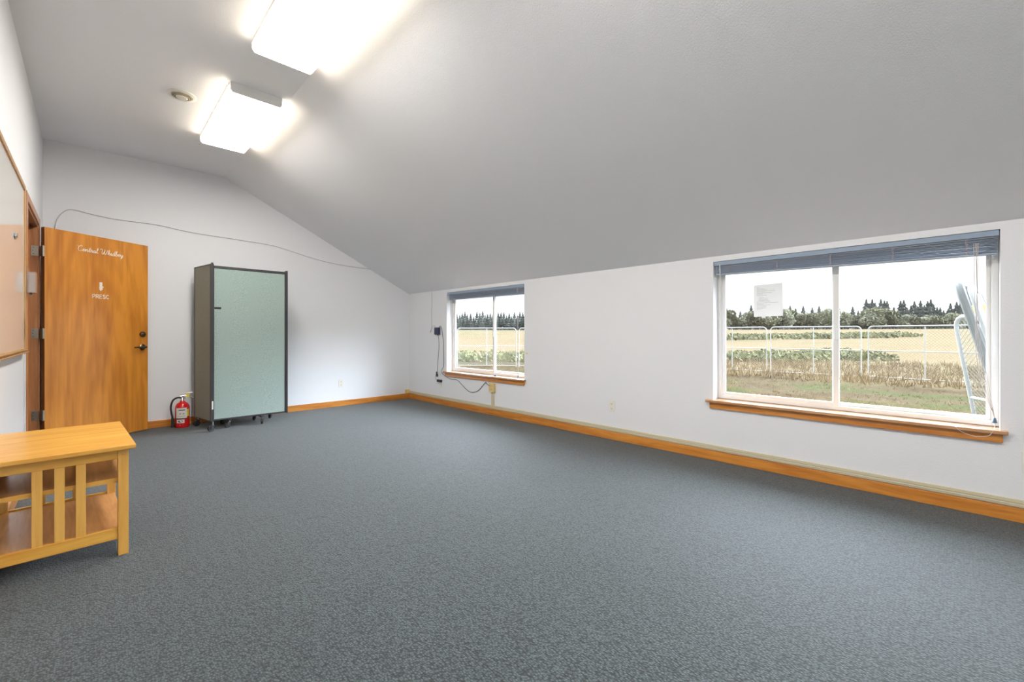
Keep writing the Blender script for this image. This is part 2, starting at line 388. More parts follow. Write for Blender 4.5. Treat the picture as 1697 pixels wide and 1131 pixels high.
# ------------------------------------------------------------------ door and its frame
mb = MB()
mb.box((XL-T, DY1, 0), (XL+.012, DY1+.010, DZ))          # thin reveal line of far casing
tr = thing('trim_1', 'reddish fir door casing and jamb around the open doorway', 'door frame'); struct(tr)
MB().box((XL, DY1+.002, 0), (XL+.012, DY1+.055, DZ+.06)).box((XL, DY0-.10, 0), (XL+.012, DY0-.002, DZ+.06)).box((XL, DY0-.002, DZ+.002), (XL+.012, DY1+.002, DZ+.06)).build('casing', M['trimZ'], tr, bevel=.003)
MB().box((XL-T, DY1-.016, 0), (XL, DY1, DZ)).box((XL-T, DY0, 0), (XL, DY0+.016, DZ)).box((XL-T, DY0+.016, DZ-.016), (XL, DY1-.016, DZ)).build('jamb', M['trimZ'], tr)
MB().box((XL-.085, DY1-.03, 0), (XL-.048, DY1-.016, DZ-.016)).box((XL-.085, DY0+.016, 0), (XL-.048, DY0+.03, DZ-.016)).box((XL-.085, DY0+.03, DZ-.03), (XL-.048, DY1-.03, DZ-.016)).build('door_stop', M['trimZ'], tr)
mb.bm.free()

TH = math.atan2(.476, .75)
door = thing('door_1', 'open honey coloured veneer door swung back near the gable wall, with white lettering', 'door', (-.305, 5.756, .01), TH); struct(door)
MB().box((0, 0, 0), (.889, .044, 2.02)).build('door_leaf', M['door'], door, bevel=.002)
MB().box((-.0015, .001, .001), (0.0, .043, 2.019)).build('hinge_edge', M['door_edge'], door)
rx = Matrix.Rotation(PI/2, 4, 'X')    # local z -> -y (towards the room)
MB().lathe([(0, 0), (.031, 0), (.031, .008), (.026, .018), (.015, .020), (.013, .022), (0, .022)], Matrix.Translation((.832, 0, 1.046)) @ rx).build('deadbolt', M['bronze'], door, smooth=True)
lv = MB().lathe([(0, 0), (.033, 0), (.033, .007), (.024, .014), (.013, .016), (.012, .05), (0, .05)], Matrix.Translation((.832, 0, .907)) @ rx).build('handle_rose', M['bronze'], door, smooth=True)
MB().tube([(.838, -.045, .907), (.80, -.05, .907), (.76, -.048, .907), (.725, -.04, .905)], [.012, .010, .009, .008], 10).build('lever', M['bronze'], lv, smooth=True)
MB().box((.8895, .008, .875), (.891, .036, .94)).build('latch_plate', M['bronze'], door)
for z in (1.80, 1.055, .315):
    hb = MB().tube([(-.016, -.006, z-.048), (-.016, -.006, z+.048)], .0065, 10)
    h = hb.build('hinge', M['hinge'], door, smooth=True)
    MB().box((-.013, -.002, z-.045), (-.0015, .036, z+.045)).build('hinge_leaf', M['hinge'], h)
for z in (1.81, 1.065, .325):
    o = MB().box((XL-.040, DY1-.0185, z-.045), (XL+.004, DY1-.016, z+.045)).build('hinge_plate', M['hinge'], tr, bevel=.004)
    MB().box((XL-.030, DY1-.0192, z+.025), (XL-.024, DY1-.0184, z+.031)).box((XL-.030, DY1-.0192, z-.031), (XL-.024, DY1-.0184, z-.025)).box((XL-.034, DY1-.0192, z-.003), (XL-.028, DY1-.0184, z+.003)).build('screw', M['slot'], o)

# lettering (hand drawn single-line letters)
G = {
 'C': (1.75, [[(.0,2.2),(.08,2.0),(.3,1.98)], [(1.45,1.85),(1.45,2.2),(1.05,2.3),(.5,1.8),(.25,1.1),(.4,.3),(.85,0),(1.4,.15),(1.75,.45)]]),
 'e': (.95, [[(0,.4),(.45,.5),(.72,.82),(.5,1.05),(.22,.75),(.2,.3),(.5,0),(.95,.35)]]),
 'n': (1.2, [[(0,.35),(.12,.85),(.25,1.),(.28,.6),(.22,0)], [(.22,0),(.35,.65),(.68,1.),(.85,.75),(.8,.15),(.95,0),(1.2,.35)]]),
 't': (.8, [[(0,.35),(.35,1.1),(.5,1.9),(.38,.9),(.35,.2),(.55,0),(.8,.3)], [(.05,1.35),(.8,1.4)]]),
 'r': (.85, [[(0,.3),(.22,1.1),(.35,.92),(.6,.9),(.55,.3),(.62,.02),(.85,.3)]]),
 'a': (1.15, [[(.85,.8),(.55,1.),(.2,.7),(.15,.2),(.4,0),(.72,.35),(.88,.95),(.82,.25),(.95,0),(1.15,.3)]]),
 'l': (.8, [[(0,.3),(.4,1.1),(.6,1.95),(.45,2.15),(.3,1.5),(.28,.3),(.48,0),(.8,.3)]]),
 'W': (2.75, [[(-.15,1.75),(-.1,2.15),(.25,2.25),(.5,1.9),(.5,.7),(.7,.05),(1.,.2),(1.4,1.3),(1.5,2.1)], [(1.5,2.1),(1.5,.8),(1.65,.05),(2.0,.2),(2.4,1.3),(2.5,2.15)]]),
 'h': (1.15, [[(0,.3),(.4,1.3),(.55,2.05),(.38,2.15),(.25,1.4),(.2,0)], [(.2,0),(.35,.65),(.65,1.),(.82,.75),(.78,.15),(.92,0),(1.15,.3)]]),
 'i': (.65, [[(0,.3),(.22,1.),(.2,.25),(.38,0),(.65,.3)]]),
 'd': (1.15, [[(.78,.8),(.5,1.),(.15,.65),(.15,.15),(.4,0),(.72,.4),(.95,2.1),(.85,.9),(.8,.2),(.92,0),(1.15,.3)]]),
 'b': (1.05, [[(0,.3),(.4,1.3),(.55,2.05),(.38,2.15),(.25,1.4),(.22,.3),(.45,0),(.78,.25),(.75,.8),(.6,.95),(.8,.8),(1.05,.75)]]),
 'y': (1.2, [[(0,.6),(.15,1.),(.2,.35),(.45,.05),(.75,.45),(.9,1.)], [(.9,1.),(.88,.1),(.7,-.7),(.4,-.8),(.4,-.45),(.8,-.05),(1.2,.35)]]),
}
mb = MB(); x = .243; u = .0229
for ch in 'Central Whidbey':
    if ch == ' ': x += .9 * u; continue
    w, strokes = G[ch]
    for s_ in strokes:
        pts = smoothpts([(x + px*u + .12*pz*u, -.0012, 1.852 + pz*u) for px, pz in s_], 5)
        mb.tube(pts, .0026, 6)
    x += w * u
mb.build('script_lettering', M['letter'], door)
B = {'P': [[(0,0),(0,1),(.4,.98),(.58,.75),(.4,.5),(.05,.45)]],
     'R': [[(0,0),(0,1),(.4,.98),(.55,.77),(.4,.55),(.05,.5)], [(.25,.5),(.6,0)]],
     'E': [[(.5,.97),(0,.97),(0,.03),(.52,.03)], [(0,.52),(.42,.52)]],
     'S': [[(.52,.85),(.3,1),(.05,.85),(.12,.6),(.42,.45),(.52,.2),(.28,0),(0,.14)]],
     'C': [[(.58,.82),(.35,1),(.1,.85),(0,.5),(.1,.15),(.35,0),(.58,.16)]]}
mb = MB(); x = .368
for ch in 'PRESC':
    for s_ in B[ch]:
        mb.tube(smoothpts([(x + px*.038, -.001, 1.405 + pz*.038) for px, pz in s_], 4) if ch in 'SC' else [(x + px*.038, -.001, 1.405 + pz*.038) for px, pz in s_], .0036, 6)
    x += .0295
mb.build('block_lettering', M['letter'], door)
mb = MB().box((.427, -.0015, 1.492), (.452, 0, 1.568)).box((.452, -.0014, 1.515), (.462, 0, 1.527)).box((.433, -.0014, 1.482), (.444, 0, 1.492)).box((.452, -.0014, 1.498), (.456, 0, 1.508))
mb.build('sticker', M['letter'], door)

# ------------------------------------------------------------------ left wall things
wb = thing('whiteboard', 'large glossy whiteboard in a brown wooden frame on the left wall', 'whiteboard', (XL, 3.35, .93))
MB().box((0, -1.19, .03), (.010, 1.19, 1.135)).build('writing_surface', M['wboard'], wb)
MB().box((0, 1.19, 0), (.018, 1.222, 1.165)).box((0, -1.222, 0), (.018, -1.19, 1.165)).box((0, -1.19, 1.135), (.018, 1.19, 1.165)).build('frame', M['bframe'], wb, bevel=.003)
MB().box((0, -1.19, 0), (.018, 1.19, .03)).box((.018, -1.21, .002), (.034, 1.21, .010)).box((.018, -1.21, .018), (.028, 1.21, .026)).build('marker_tray', M['bframe'], wb, bevel=.002)
tag(MB().box((XL+.0105, 3.99, 1.655), (XL+.024, 4.03, 1.678)).box((XL+.0105, 4.03, 1.647), (XL+.018, 4.06, 1.662)).build('magnet_clip', M['chrome'], bevel=.002), 'small dark metal clip stuck on the whiteboard', 'clip')
dh = thing('brochure_holder', 'empty clear plastic brochure holder mounted on the door casing', 'holder', (XL+.012, 4.73, 1.36))
MB().box((0, -.066, 0), (.003, .066, .19)).box((.042, -.066, .0), (.045, .066, .15)).box((.003, -.066, 0), (.042, .066, .003)).box((.003, -.066, .003), (.042, -.063, .15)).box((.003, .063, .003), (.042, .066, .15)).build('pocket', M['acryl'], dh)
MB().box((.010, -.01, -.010), (.025, .01, 0)).build('catch', M['black'], dh)
tag(MB().tube([(XL+.004, 4.672, .93), (XL+.0045, 4.668, .6), (XL+.004, 4.672, .3), (XL+.004, 4.67, .085)], .005, 8).build('cable', M['palewire'], smooth=True), 'white cable running down beside the door casing', 'cable')

# ------------------------------------------------------------------ side table
tb = thing('slatted_table', 'low honey oak slatted end table with two shelves, near the whiteboard wall', 'table', (.155, 2.775, 0), math.radians(2.2))
# local: x to the left is negative, y to the back
TW, TD, TZ = .495, .785, .531
MB().box((-TW, 0, TZ-.021), (0, TD, TZ)).build('tabletop', M['oakX'], tb, bevel=.003)
lx0, lx1, ly0, ly1 = -TW+.014, -.025, .03, TD-.03; L = .038
for lx in (lx0, lx1-L):
    for ly in (ly0, ly1-.045):
        lg = MB().box((lx, ly, 0), (lx+L, ly+.045, TZ-.021)).build('leg', M['oakZ'], tb, bevel=.002)
        fy = ly if ly == ly0 else ly+.045
        MB().lathe([(.0065, -.001), (.0065, .0015), (.004, .0025), (0, .003)], Matrix.Translation((lx+L/2, fy, TZ-.045)) @ (rx if ly == ly0 else rx.inverted()), 12).build('dowel_plug', M['oakZ'], lg, smooth=True)
for ly in (ly0+.008, ly1-.045+.015):
    MB().box((lx0+L, ly, .463), (lx1-L, ly+.020, TZ-.021)).build('top_rail', M['oakX'], tb, bevel=.002)
    MB().box((lx0+L, ly, .079), (lx1-L, ly+.020, .131)).build('bottom_rail', M['oakX'], tb, bevel=.002)
    xc = (lx0+lx1)/2
    for k in (-1, 0, 1):
        MB().box((xc+k*.068-.0165-.004, ly+.004, .131), (xc+k*.068+.0165-.004, ly+.016, .463)).build('slat', M['oakZ'], tb, bevel=.0015)
for lx in (lx0+.008, lx1-.028):
    MB().box((lx, ly0+.045, .463), (lx+.020, ly1-.045, TZ-.021)).build('side_rail', M['oakY'], tb, bevel=.002)
MB().box((lx0+.004, ly0+.040, .105), (lx1-.004, ly1-.040, .124)).build('lower_shelf', M['shelf'], tb, bevel=.002)
MB().box((lx0+.004, ly0+.046, .345), (lx1-.004, ly1-.046, .364)).build('middle_shelf', M['shelf'], tb, bevel=.002)
MB().box((lx0+.004, ly0+.040, .344), (lx1-.004, ly0+.046, .365)).build('shelf_lip', M['oakX'], tb)

# ------------------------------------------------------------------ room divider
rd = thing('room_divider', 'folded sage fabric room divider on casters against the gable wall', 'room divider', (.95, 5.70, 0))
def panel(name, p0, p1, z0, z1, fab, th=.035, fr=.028, tp=None):
    tp = tp or fr*.8; p0 = Vector((p0[0], p0[1], 0)); p1 = Vector((p1[0], p1[1], 0)); d = p1-p0; w = d.length; a = math.atan2(d.y, d.x)
    mt = Matrix.Translation(p0 - Vector((.95, 5.70, 0))) @ Matrix.Rotation(a, 4, 'Z')
    f = MB().box((0, -th/2, z0), (fr, th/2, z1), mt).box((w-fr, -th/2, z0), (w, th/2, z1), mt).box((fr, -th/2, z0), (w-fr, th/2, z0+tp*.6), mt).box((fr, -th/2, z1-tp), (w-fr, th/2, z1), mt).build(name+'_frame', M['pframe'], rd, bevel=.003)
    MB().box((fr, -th/2+.004, z0+tp*.6), (w-fr, th/2-.004, z1-tp), mt).build(name+'_fabric', fab, f)
    return mt
panel('front_panel', (.956, 5.735), (1.704, 5.745), .10, 1.815, M['fabG'], fr=.015, tp=.030)
panel('side_panel', (.945, 5.675), (.862, 6.13), .105, 1.825, M['fabD'], fr=.016)
panel('rear_panel', (.90, 6.12), (1.67, 6.03), .10, 1.815, M['fabG'])
panel('inner_panel', (.985, 5.86), (1.70, 5.90), .10, 1.815, M['fabG'])
MB().box((-.012, -.026, .10), (.006, .020, 1.84)).build('hinge_post', M['pframe'], rd, bevel=.004)
MB().box((.754, .02, .095), (.774, .085, 1.83)).build('end_post', M['pframe'], rd, bevel=.003)
MB().box((-.010, -.0285, .235), (.005, -.026, .325)).build('sticker', M['offwhite'], rd)
MB().box((.022, .0205, 1.335), (.085, .0245, 1.358), Matrix.Translation((0, 0, .0)) ).build('latch_tab', M['black'], rd)
def caster(x, y, ang, r=.032, z=.10):
    x -= .95; y -= 5.70
    o = MB().tube([(x, y, z+.005), (x, y, .066)], .009, 8).build('caster', M['chrome'], rd, smooth=True)
    mt = Matrix.Translation((x + .018*math.cos(ang), y + .018*math.sin(ang), r)) @ Matrix.Rotation(ang, 4, 'Z') @ Matrix.Rotation(PI/2, 4, 'X')
    MB().lathe([(0, -.011), (r*.55, -.011), (r*.6, -.007), (r-.003, -.010), (r, -.006), (r, .006), (r-.003, .010), (r*.6, .007), (r*.55, .011), (0, .011)], mt, 24).build('wheel', M['rubber'], o, smooth=True)
    m2 = Matrix.Translation((x, y, 0)) @ Matrix.Rotation(ang, 4, 'Z')
    MB().box((-.010, -.016, .060), (.024, .016, .067), m2).box((.004, -.016, .030), (.024, -.013, .062), m2).box((.004, .013, .030), (.024, .016, .062), m2).build('fork', M['pframe'], o, bevel=.002)
MB().box((1.10-.95, 5.742-5.70, .075), (1.135-.95, .40, .100)).box((1.43-.95, .01, .075), (1.462-.95, .42, .100)).box((-.085, .40, .078), (.70, .43, .102)).build('base_bar', M['pframe'], rd, bevel=.003)
caster(.947, 5.655, PI*1.15, .038); caster(.88, 6.10, PI*1.2, .036); caster(1.118, 5.75, PI*1.1, .032, .08); caster(1.118, 6.03, PI*1.2, .030, .08)
caster(1.446, 5.735, PI*1.4, .030, .08); caster(1.446, 6.05, PI*1.3, .030, .08); caster(1.60, 6.02, PI*.3, .030, .10)

# ------------------------------------------------------------------ fire extinguisher
fe = thing('fire_extinguisher', 'small red fire extinguisher with black hose standing on the carpet', 'fire extinguisher', (.742, 6.165, 0), math.radians(-5))
MB().lathe([(0, 0), (.064, 0), (.067, .006), (.068, .02), (.068, .215), (.064, .245), (.050, .270), (.030, .284), (.024, .292), (.022, .30), (0, .30)], seg=40).build('cylinder', M['red'], fe, smooth=True)
mb = MB()
def wrap(mb, r, z0, z1, a0, a1, n=18, th=.0012):
    for i in range(n):
        b0 = a0+(a1-a0)*i/n; b1 = a0+(a1-a0)*(i+1)/n
        P = lambda a, q, z: (q*math.cos(a), q*math.sin(a), z)
        v = [mb.bm.verts.new(p) for p in (P(b0, r+th, z0), P(b1, r+th, z0), P(b1, r+th, z1), P(b0, r+th, z1))]; mb.bm.faces.new(v)
    return mb
wrap(mb, .068, .110, .225, -PI/2-.95, -PI/2+.62); mb2 = wrap(MB(), .068, .125, .205, -PI/2+.62, -PI/2+1.0, 8)
lb = mb.build('instruction_label', M['label'], fe, fix=False)
wrap(MB(), .0688, .195, .205, -PI/2-.55, -PI/2+.35, 10).build('printed_title', M['slot'], lb, fix=False)
wrap(MB(), .0688, .150, .168, -PI/2-.45, -PI/2-.2, 4).build('printed_symbol', M['ink'], lb, fix=False)
wrap(MB(), .0688, .150, .168, -PI/2+.0, -PI/2+.25, 4).build('printed_symbol', M['ink'], lb, fix=False)
wrap(MB(), .0688, .128, .134, -PI/2-.65, -PI/2+.35, 10).build('printed_text', M['ink'], lb, fix=False)
mb2.build('yellow_label', M['yellow'], fe, fix=False)
wrap(MB(), .068, .055, .095, -PI/2-.85, -PI/2+.25, 12).build('maker_label', M['label'], fe, fix=False)
mb = MB()
cen = None; ring = []
for k in range(20):
    a = 2*PI*k/20; an = -PI/2-.3+.32*math.cos(a); r_ = .0699
    ring.append(mb.bm.verts.new((r_*math.cos(an), r_*math.sin(an), .075+.012*math.sin(a))))
mb.bm.faces.new(ring); mb.build('oval_badge', M['slot'], fe, fix=False)
mb = MB()
mb.bm.faces.new([mb.bm.verts.new((.0694*math.cos(-PI/2+q), .0694*math.sin(-PI/2+q), z)) for q, z in ((-.8, .036), (-.35, .028), (.1, .040), (-.35, .044))])
mb.build('badge', M['label'], fe, fix=False)
MB().lathe([(.0685, .1), (.0705, .1), (.0705, .108), (.0685, .108)]).build('strap', M['slot'], fe, smooth=True)
MB().lathe([(0, .298), (.018, .298), (.018, .315), (.013, .322), (.013, .345), (0, .345)], seg=20).box((-.014, -.012, .32), (.03, .012, .345)).build('valve', M['chrome'], fe, smooth=True)
MB().tube([(-.02, 0, .350), (.02, 0, .358), (.06, 0, .345), (.115, 0, .318)], [.009, .008, .007, .006], 8).build('carry_handle', M['chrome'], fe, smooth=True)
MB().tube([(-.015, 0, .362), (.03, 0, .378), (.095, 0, .388)], [.008, .007, .006], 8).build('squeeze_lever', M['hinge'], fe, smooth=True)
MB().box((.035, -.014, .335), (.062, -.011, .378)).build('inspection_tag', M['yellow'], fe)
MB().tube(smoothpts([(-.012, -.005, .333), (-.045, -.01, .338), (-.085, -.012, .31), (-.103, -.012, .24), (-.098, -.014, .17), (-.090, -.012, .125)]), .0095, 10).build('hose', M['rubber'], fe, smooth=True)
MB().tube([(-.090, -.012, .125), (-.089, -.012, .10), (-.086, -.012, .035), (-.085, -.012, .01)], [.010, .013, .016, .018], 12).build('nozzle', M['black'], fe, smooth=True)

# ------------------------------------------------------------------ ceiling lights and vent
def light(y0, label):
    t = thing('ceiling_light', label, 'light', (.944, y0+.61, ZC), 0, None)
    w, h = .192, .61
    MB().box((-w+.004, -h+.012, -.0335), (w-.004, h-.012, 0)).build('housing', M['wmetal'], t, bevel=.002)
    lens = MB().prism([(-w, -.034), (-w+.004, -.074), (-w+.018, -.088), (w-.018, -.088), (w-.004, -.074), (w, -.034)], 'y', -h+.004, h-.004)
    t_ = lens.build('diffuser', M['lens'], t); t_.data.materials.append(M['lens_side'])
    for f in t_.data.polygons:
        if f.normal.z > -.95: f.material_index = 1
    for s in (-1, 1):
        MB().prism([(-w+.010, 0), (-w+.010, -.062), (-w+.024, -.080), (w-.024, -.080), (w-.010, -.062), (w-.010, 0)], 'y', s*h-.006, s*h+.006).build('end_cap', M['wmetal'], t, bevel=.002)
light(3.885, 'glowing fluorescent ceiling light nearer the gable wall, beside the round vent')
light(2.005, 'glowing fluorescent ceiling light cut by the top edge of the photo')
light(.14, 'glowing fluorescent ceiling light overhead, above the viewer')
light(-1.72, 'glowing fluorescent ceiling light behind the viewer')
cv = thing('ceiling_vent', 'small round off-white ceiling vent with concentric rings', 'vent', (.525, 4.39, ZC))
dn = Matrix.Rotation(PI, 4, 'X')
MB().lathe([(.10, 0), (.10, .004), (.092, .010), (.070, .012), (.066, .006), (.066, 0)], dn, 48).build('flange', M['offwhite'], cv, smooth=True)
for r_, z_ in ((.061, .014), (.049, .020)):
    MB().lathe([(r_, .002), (r_+.004, z_), (r_-.002, z_+.003), (r_-.006, .002)], dn, 48).build('ring', M['groove'], cv, smooth=True)
MB().lathe([(0, .002), (.038, .002), (.040, .022), (.034, .028), (0, .030)], dn, 40).build('centre_cap', M['offwhite'], cv, smooth=True)

# ------------------------------------------------------------------ windows
def window(idx, w, ymid, label):
    """ymid: centre of meeting stile; the far (larger y) sash slides"""
    y0, y1 = w; t = thing('window_%d' % idx, label, 'window', (XR, (y0+y1)/2, WZ0)); struct(t)
    oy = (y0+y1)/2; A = lambda x, y, z: (x, y-oy, z-WZ0)
    xf0, xf1 = .105, .155; F = .030
    zb = WZ0+.022
    mb = MB()
    mb.box(A(xf0, y0, zb), A(xf1, y0+F, WZ1)).box(A(xf0, y1-F, zb), A(xf1, y1, WZ1)).box(A(xf0, y0+F, zb), A(xf1, y1-F, zb+F)).box(A(xf0, y0+F, WZ1-F), A(xf1, y1-F, WZ1))
    mb.build('window_frame', M['vinyl'], t, bevel=.003)
    S = .030
    def sash(a, b, x0, x1, nm, nl=S, nr=S):
        o = MB().box(A(x0, a, zb+F), A(x1, a+nl, WZ1-F)).box(A(x0, b-nr, zb+F), A(x1, b, WZ1-F)).box(A(x0, a+nl, zb+F), A(x1, b-nr, zb+F+S*.8)).box(A(x0, a+nl, WZ1-F-S*.8), A(x1, b-nr, WZ1-F)).build(nm, M['vinyl'], t, bevel=.002)
        MB().box(A((x0+x1)/2-.002, a+nl-.004, zb+F+S*.8-.004), A((x0+x1)/2+.002, b-nr+.004, WZ1-F-S*.8+.004)).build('glass', M['glass'], o)
        return o
    s1 = sash(ymid-.022, y1-F, xf0+.006, xf0+.026, 'sliding_sash', .034, .028)
    s2 = sash(y0+F, ymid+.022, xf0+.028, xf0+.046, 'fixed_sash', .022, .036)
    MB().box(A(xf0-.006, ymid-.012, 1.02), A(xf0+.006, ymid+.004, 1.10)).build('lock', M['vinyl'], s1, bevel=.002)
    st = MB().box(A(-.045, y0-.030, WZ0-.003), A(.0, y1+.050, WZ0+.019)).box(A(.0, y0, WZ0), A(.150, y1, WZ0+.019)).build('window_sill', M['stool'], t, bevel=.004)
    MB().box(A(-.020, y0-.010, .437), A(0, y1+.024, WZ0-.003)).build('apron', M['trimY'], t, bevel=.002)
    return t
window(1, W1, .632, 'wide white vinyl sliding window looking onto the dry field')
window(2, W2, 4.36, 'smaller white vinyl sliding window nearer the room corner')

def blind(w, label, sag=0.):
    y0, y1 = w; t = thing('window_blind', label, 'blind', (XR+.035, (y0+y1)/2, WZ1))
    hw = (y1-y0)/2-.004
    MB().prism([(-.030, -.036), (-.030, -.004), (-.026, 0), (.028, 0), (.028, -.030)], 'y', -hw, hw).build('headrail', M['blind'], t, bevel=.002)
    mb = MB(); n = 11; d0, d1 = .098, .098+sag
    for k in range(n):
        f = k/(n-1); off = .004*math.sin(k*2.3)
        a0 = -.042-(d0-.044)*f; a1 = -.042-(d1-.044)*f     # near (+y end = far) and -y end
        v = [(-.020+off, -hw+.006, a1), (.004+off, -hw+.006, a1+.0035), (.024+off, -hw+.006, a1), (.024+off, hw-.010, a0), (.004+off, hw-.010, a0+.0035), (-.020+off, hw-.010, a0)]
        top = [mb.bm.verts.new(p) for p in v]; bot = [mb.bm.verts.new((p[0], p[1], p[2]-.0022)) for p in v]
        mb.bm.faces.new(top[::-1]); mb.bm.faces.new(bot)
        for i in range(6): mb.bm.faces.new([top[i], top[(i+1) % 6], bot[(i+1) % 6], bot[i]])
    mb.build('slats', M['slat'], t)
    mb = MB()
    mt = Matrix()
    v = [(-.022, -hw+.006, -d1-.0), (.024, -hw+.006, -d1), (.024, hw-.010, -d0), (-.022, hw-.010, -d0)]
    a = [mb.bm.verts.new((p[0], p[1], p[2]-.004)) for p in v]; b = [mb.bm.verts.new((p[0], p[1], p[2]-.014)) for p in v]
    mb.bm.faces.new(a[::-1]); mb.bm.faces.new(b)
    for i in range(4): mb.bm.faces.new([a[i], a[(i+1) % 4], b[(i+1) % 4], b[i]])
    mb.build('bottom_rail', M['blind2'], t, bevel=.002)
    nT = 5 if hw > .7 else 4
    for k in range(nT):
        y = hw-.13-(2*hw-.26)*k/(nT-1); f = (hw-y)/(2*hw)
        zz = -(d0+(d1-d0)*f)-.012
        pts = [(-.0235+.003*math.sin(j*2.1), y+.006*math.sin(j*1.7+k), -.036+(zz+.036)*j/8) for j in range(9)]
        pt2 = [(-.0235+.003*math.cos(j*2.3), y+.006*math.cos(j*1.9+k), -.036+(zz+.036)*j/8) for j in range(9)]
        MB().tube(pts, .0012, 5).tube(pt2, .0012, 5).build('ladder_cord', M['tape'], t)
    yw = hw-.05
    MB().tube([(-.034, yw, -.03), (-.036, yw, -.06), (-.030, yw-.01, -.30), (-.028, yw+.01, -.56 if hw > .7 else -.5)], .0038, 8).build('tilt_wand', M['wand'], t, smooth=True)
    return t, hw
b1, h1 = blind(W1, 'blue grey horizontal blind raised at the top of the wide window', .030)
b2, h2 = blind(W2, 'blue grey horizontal blind raised at the top of the smaller window', .012)
# hanging cords of the wide blind, gathered in a tassel near the stool
oy = (W1[0]+W1[1])/2; R_ = lambda pts: [(p[0]-.035, p[1]-oy, p[2]-WZ1) for p in pts]
mb = MB()
for k, (a, b) in enumerate(((-.055, .0), (-.067, .004), (-.062, -.004), (-.072, .008))):
    mb.tube(smoothpts(R_([(.0, a, 1.60), (-.002, a-.004+b, 1.25), (.0, -.078+b*2, .98), (.004, -.108+b*2, .75), (.008, -.138, .575)])), .0014, 5)
mb.build('pull_cord', M['cord'], b1)
MB().lathe([(.003, .03), (.006, .026), (.010, .008), (.012, 0), (0, 0)], Matrix.Translation(R_([(.008, -.138, .545)])[0]), 14).build('tassel', M['tassel'], b1, smooth=True)
MB().tube(smoothpts(R_([(.008, -.138, .545), (-.012, -.137, .512), (-.046, -.128, .500), (-.050, -.11, .474), (-.050, -.06, .463), (-.050, -.01, .478), (-.047, .02, .506), (-.02, .01, .5112), (.03, -.04, .5112), (.06, -.10, .5112)]), 5), .0016, 5).build('loose_cord', M['cord'], b1)
MB().tube([(-.03, -h2+.12, -.04), (-.03, -h2+.12, -.6), (-.028, -h2+.11, -1.12)], .0014, 5).tube([(-.03, -h2+.11, -.04), (-.03, -h2+.10, -.6), (-.028, -h2+.11, -1.12)], .0014, 5).build('pull_cord', M['cord'], b2)
MB().lathe([(.003, .03), (.006, .026), (.010, .008), (.012, 0), (0, 0)], Matrix.Translation((-.028, -h2+.11, -1.148)), 14).build('tassel', M['tassel'], b2, smooth=True)

# paper on the wide window's glass
pp = thing('paper_notice', 'white sheet of small print taped to the wide window glass', 'paper', (XR+.1165, 1.068, 1.20))
mb = MB()
mb.bm.faces.new([mb.bm.verts.new(p) for p in ((0, .104, 0), (0, -.104, .004), (0, -.100, .262), (0, .104, .256))])
sh = mb.build('sheet', M['sheet'], pp, fix=False)
random.seed(4)
mb = MB(); z = .232
for k, (a, b) in enumerate([(0, .02), (0, .055), (0, .075), (0, .13), (0, .06), (0, .11), (0, .04), (0, .07), (.015, .02), (.02, .05), (.015, .08), (.015, .08), (.015, .09), (0, .10), (0, .155), (0, .05), (.0, .1), (0, .07), (0, .07), (0, .065), (0, .03)]):
    y = .082-a
    while y > .082-b:
        w_ = random.uniform(.005, .015); mb.box((-.0015, y, z), (-.0009, max(y-w_, .082-b), z+.0026)); y -= w_+.003
    z -= .0087
mb.build('printed_text', M['ink'], pp)
MB().box((-.0016, .018, -.012), (-.0008, .046, .008)).build('tape', M['paper'], pp)

# things on the small window's stool
tag(MB().tube([(XR+.01, 4.23, WZ0+.029), (XR+.012, 4.19, WZ0+.029)], .009, 10).build('cord_toggle', M['tassel'], smooth=True), 'small dark toggle lying on the smaller window sill', 'toggle')

# ------------------------------------------------------------------ right wall: raceway, boxes, outlets, cables
rc = thing('raceway', 'long beige surface raceway running above the baseboard under the windows', 'raceway', (XR, 0, 0))
MB().prism([(0, .083), (-.010, .083), (-.012, .100), (-.009, .104), (-.012, .108), (-.010, .127), (0, .127)], 'y', YF+.02, YB-.03).build('cover', M['beige'], rc, bevel=.002)
MB().box((-.015, 4.212, .127), (0, 4.262, .300)).build('vertical_channel', M['beige'], rc, bevel=.003)
for y in (3.66, 1.0):
    MB().box((-.0135, y, .081), (0, y+.012, .129)).build('joint_clip', M['beige'], rc)
cb = tag(MB().box((XR-.075, YB-.022, .085), (XR-.0, YB, .150)).build('junction_box', M['yellowbeige'], bevel=.004), 'yellowed raceway end box low in the room corner', 'box')
ob = thing('outlet_box', 'yellowed surface outlet box on the raceway under the smaller window', 'outlet', (XR, 4.238, .36))
MB().box((-.038, -.048, -.058), (0, .048, .058)).build('box', M['yellowbeige'], ob, bevel=.005)
for z in (-.022, .022):
    f = MB().box((-.0395, -.017, z-.014), (-.038, .017, z+.014)).build('receptacle', M['yellowbeige'], ob, bevel=.002)
    MB().box((-.0402, -.009, z-.006), (-.0394, -.006, z+.006)).box((-.0402, .005, z-.006), (-.0394, .008, z+.006)).build('slot', M['slot'], f)
def outlet(loc, rz, label, mat='offwhite'):
    t = thing('wall_outlet', label, 'outlet', loc, rz)    # local: faces -y
    MB().box((-.035, -.006, -.0575), (.035, 0, .0575)).build('cover_plate', M[mat], t, bevel=.0025)
    for z in (-.0235, .0235):
        f = MB().lathe([(.017, 0), (.017, .0015), (0, .0015)], Matrix.Translation((0, -.006, z)) @ rx, 20).build('receptacle', M[mat], t, smooth=True)
        MB().box((-.007, -.0082, z-.005), (-.0045, -.0074, z+.005)).box((.0045, -.0082, z-.005), (.007, -.0074, z+.005)).box((-.002, -.0082, z-.011), (.002, -.0074, z-.008)).build('slot', M['slot'], f)
    return t
outlet((XR, 2.438, .335), PI/2*-1, 'off-white wall outlet between the two windows')
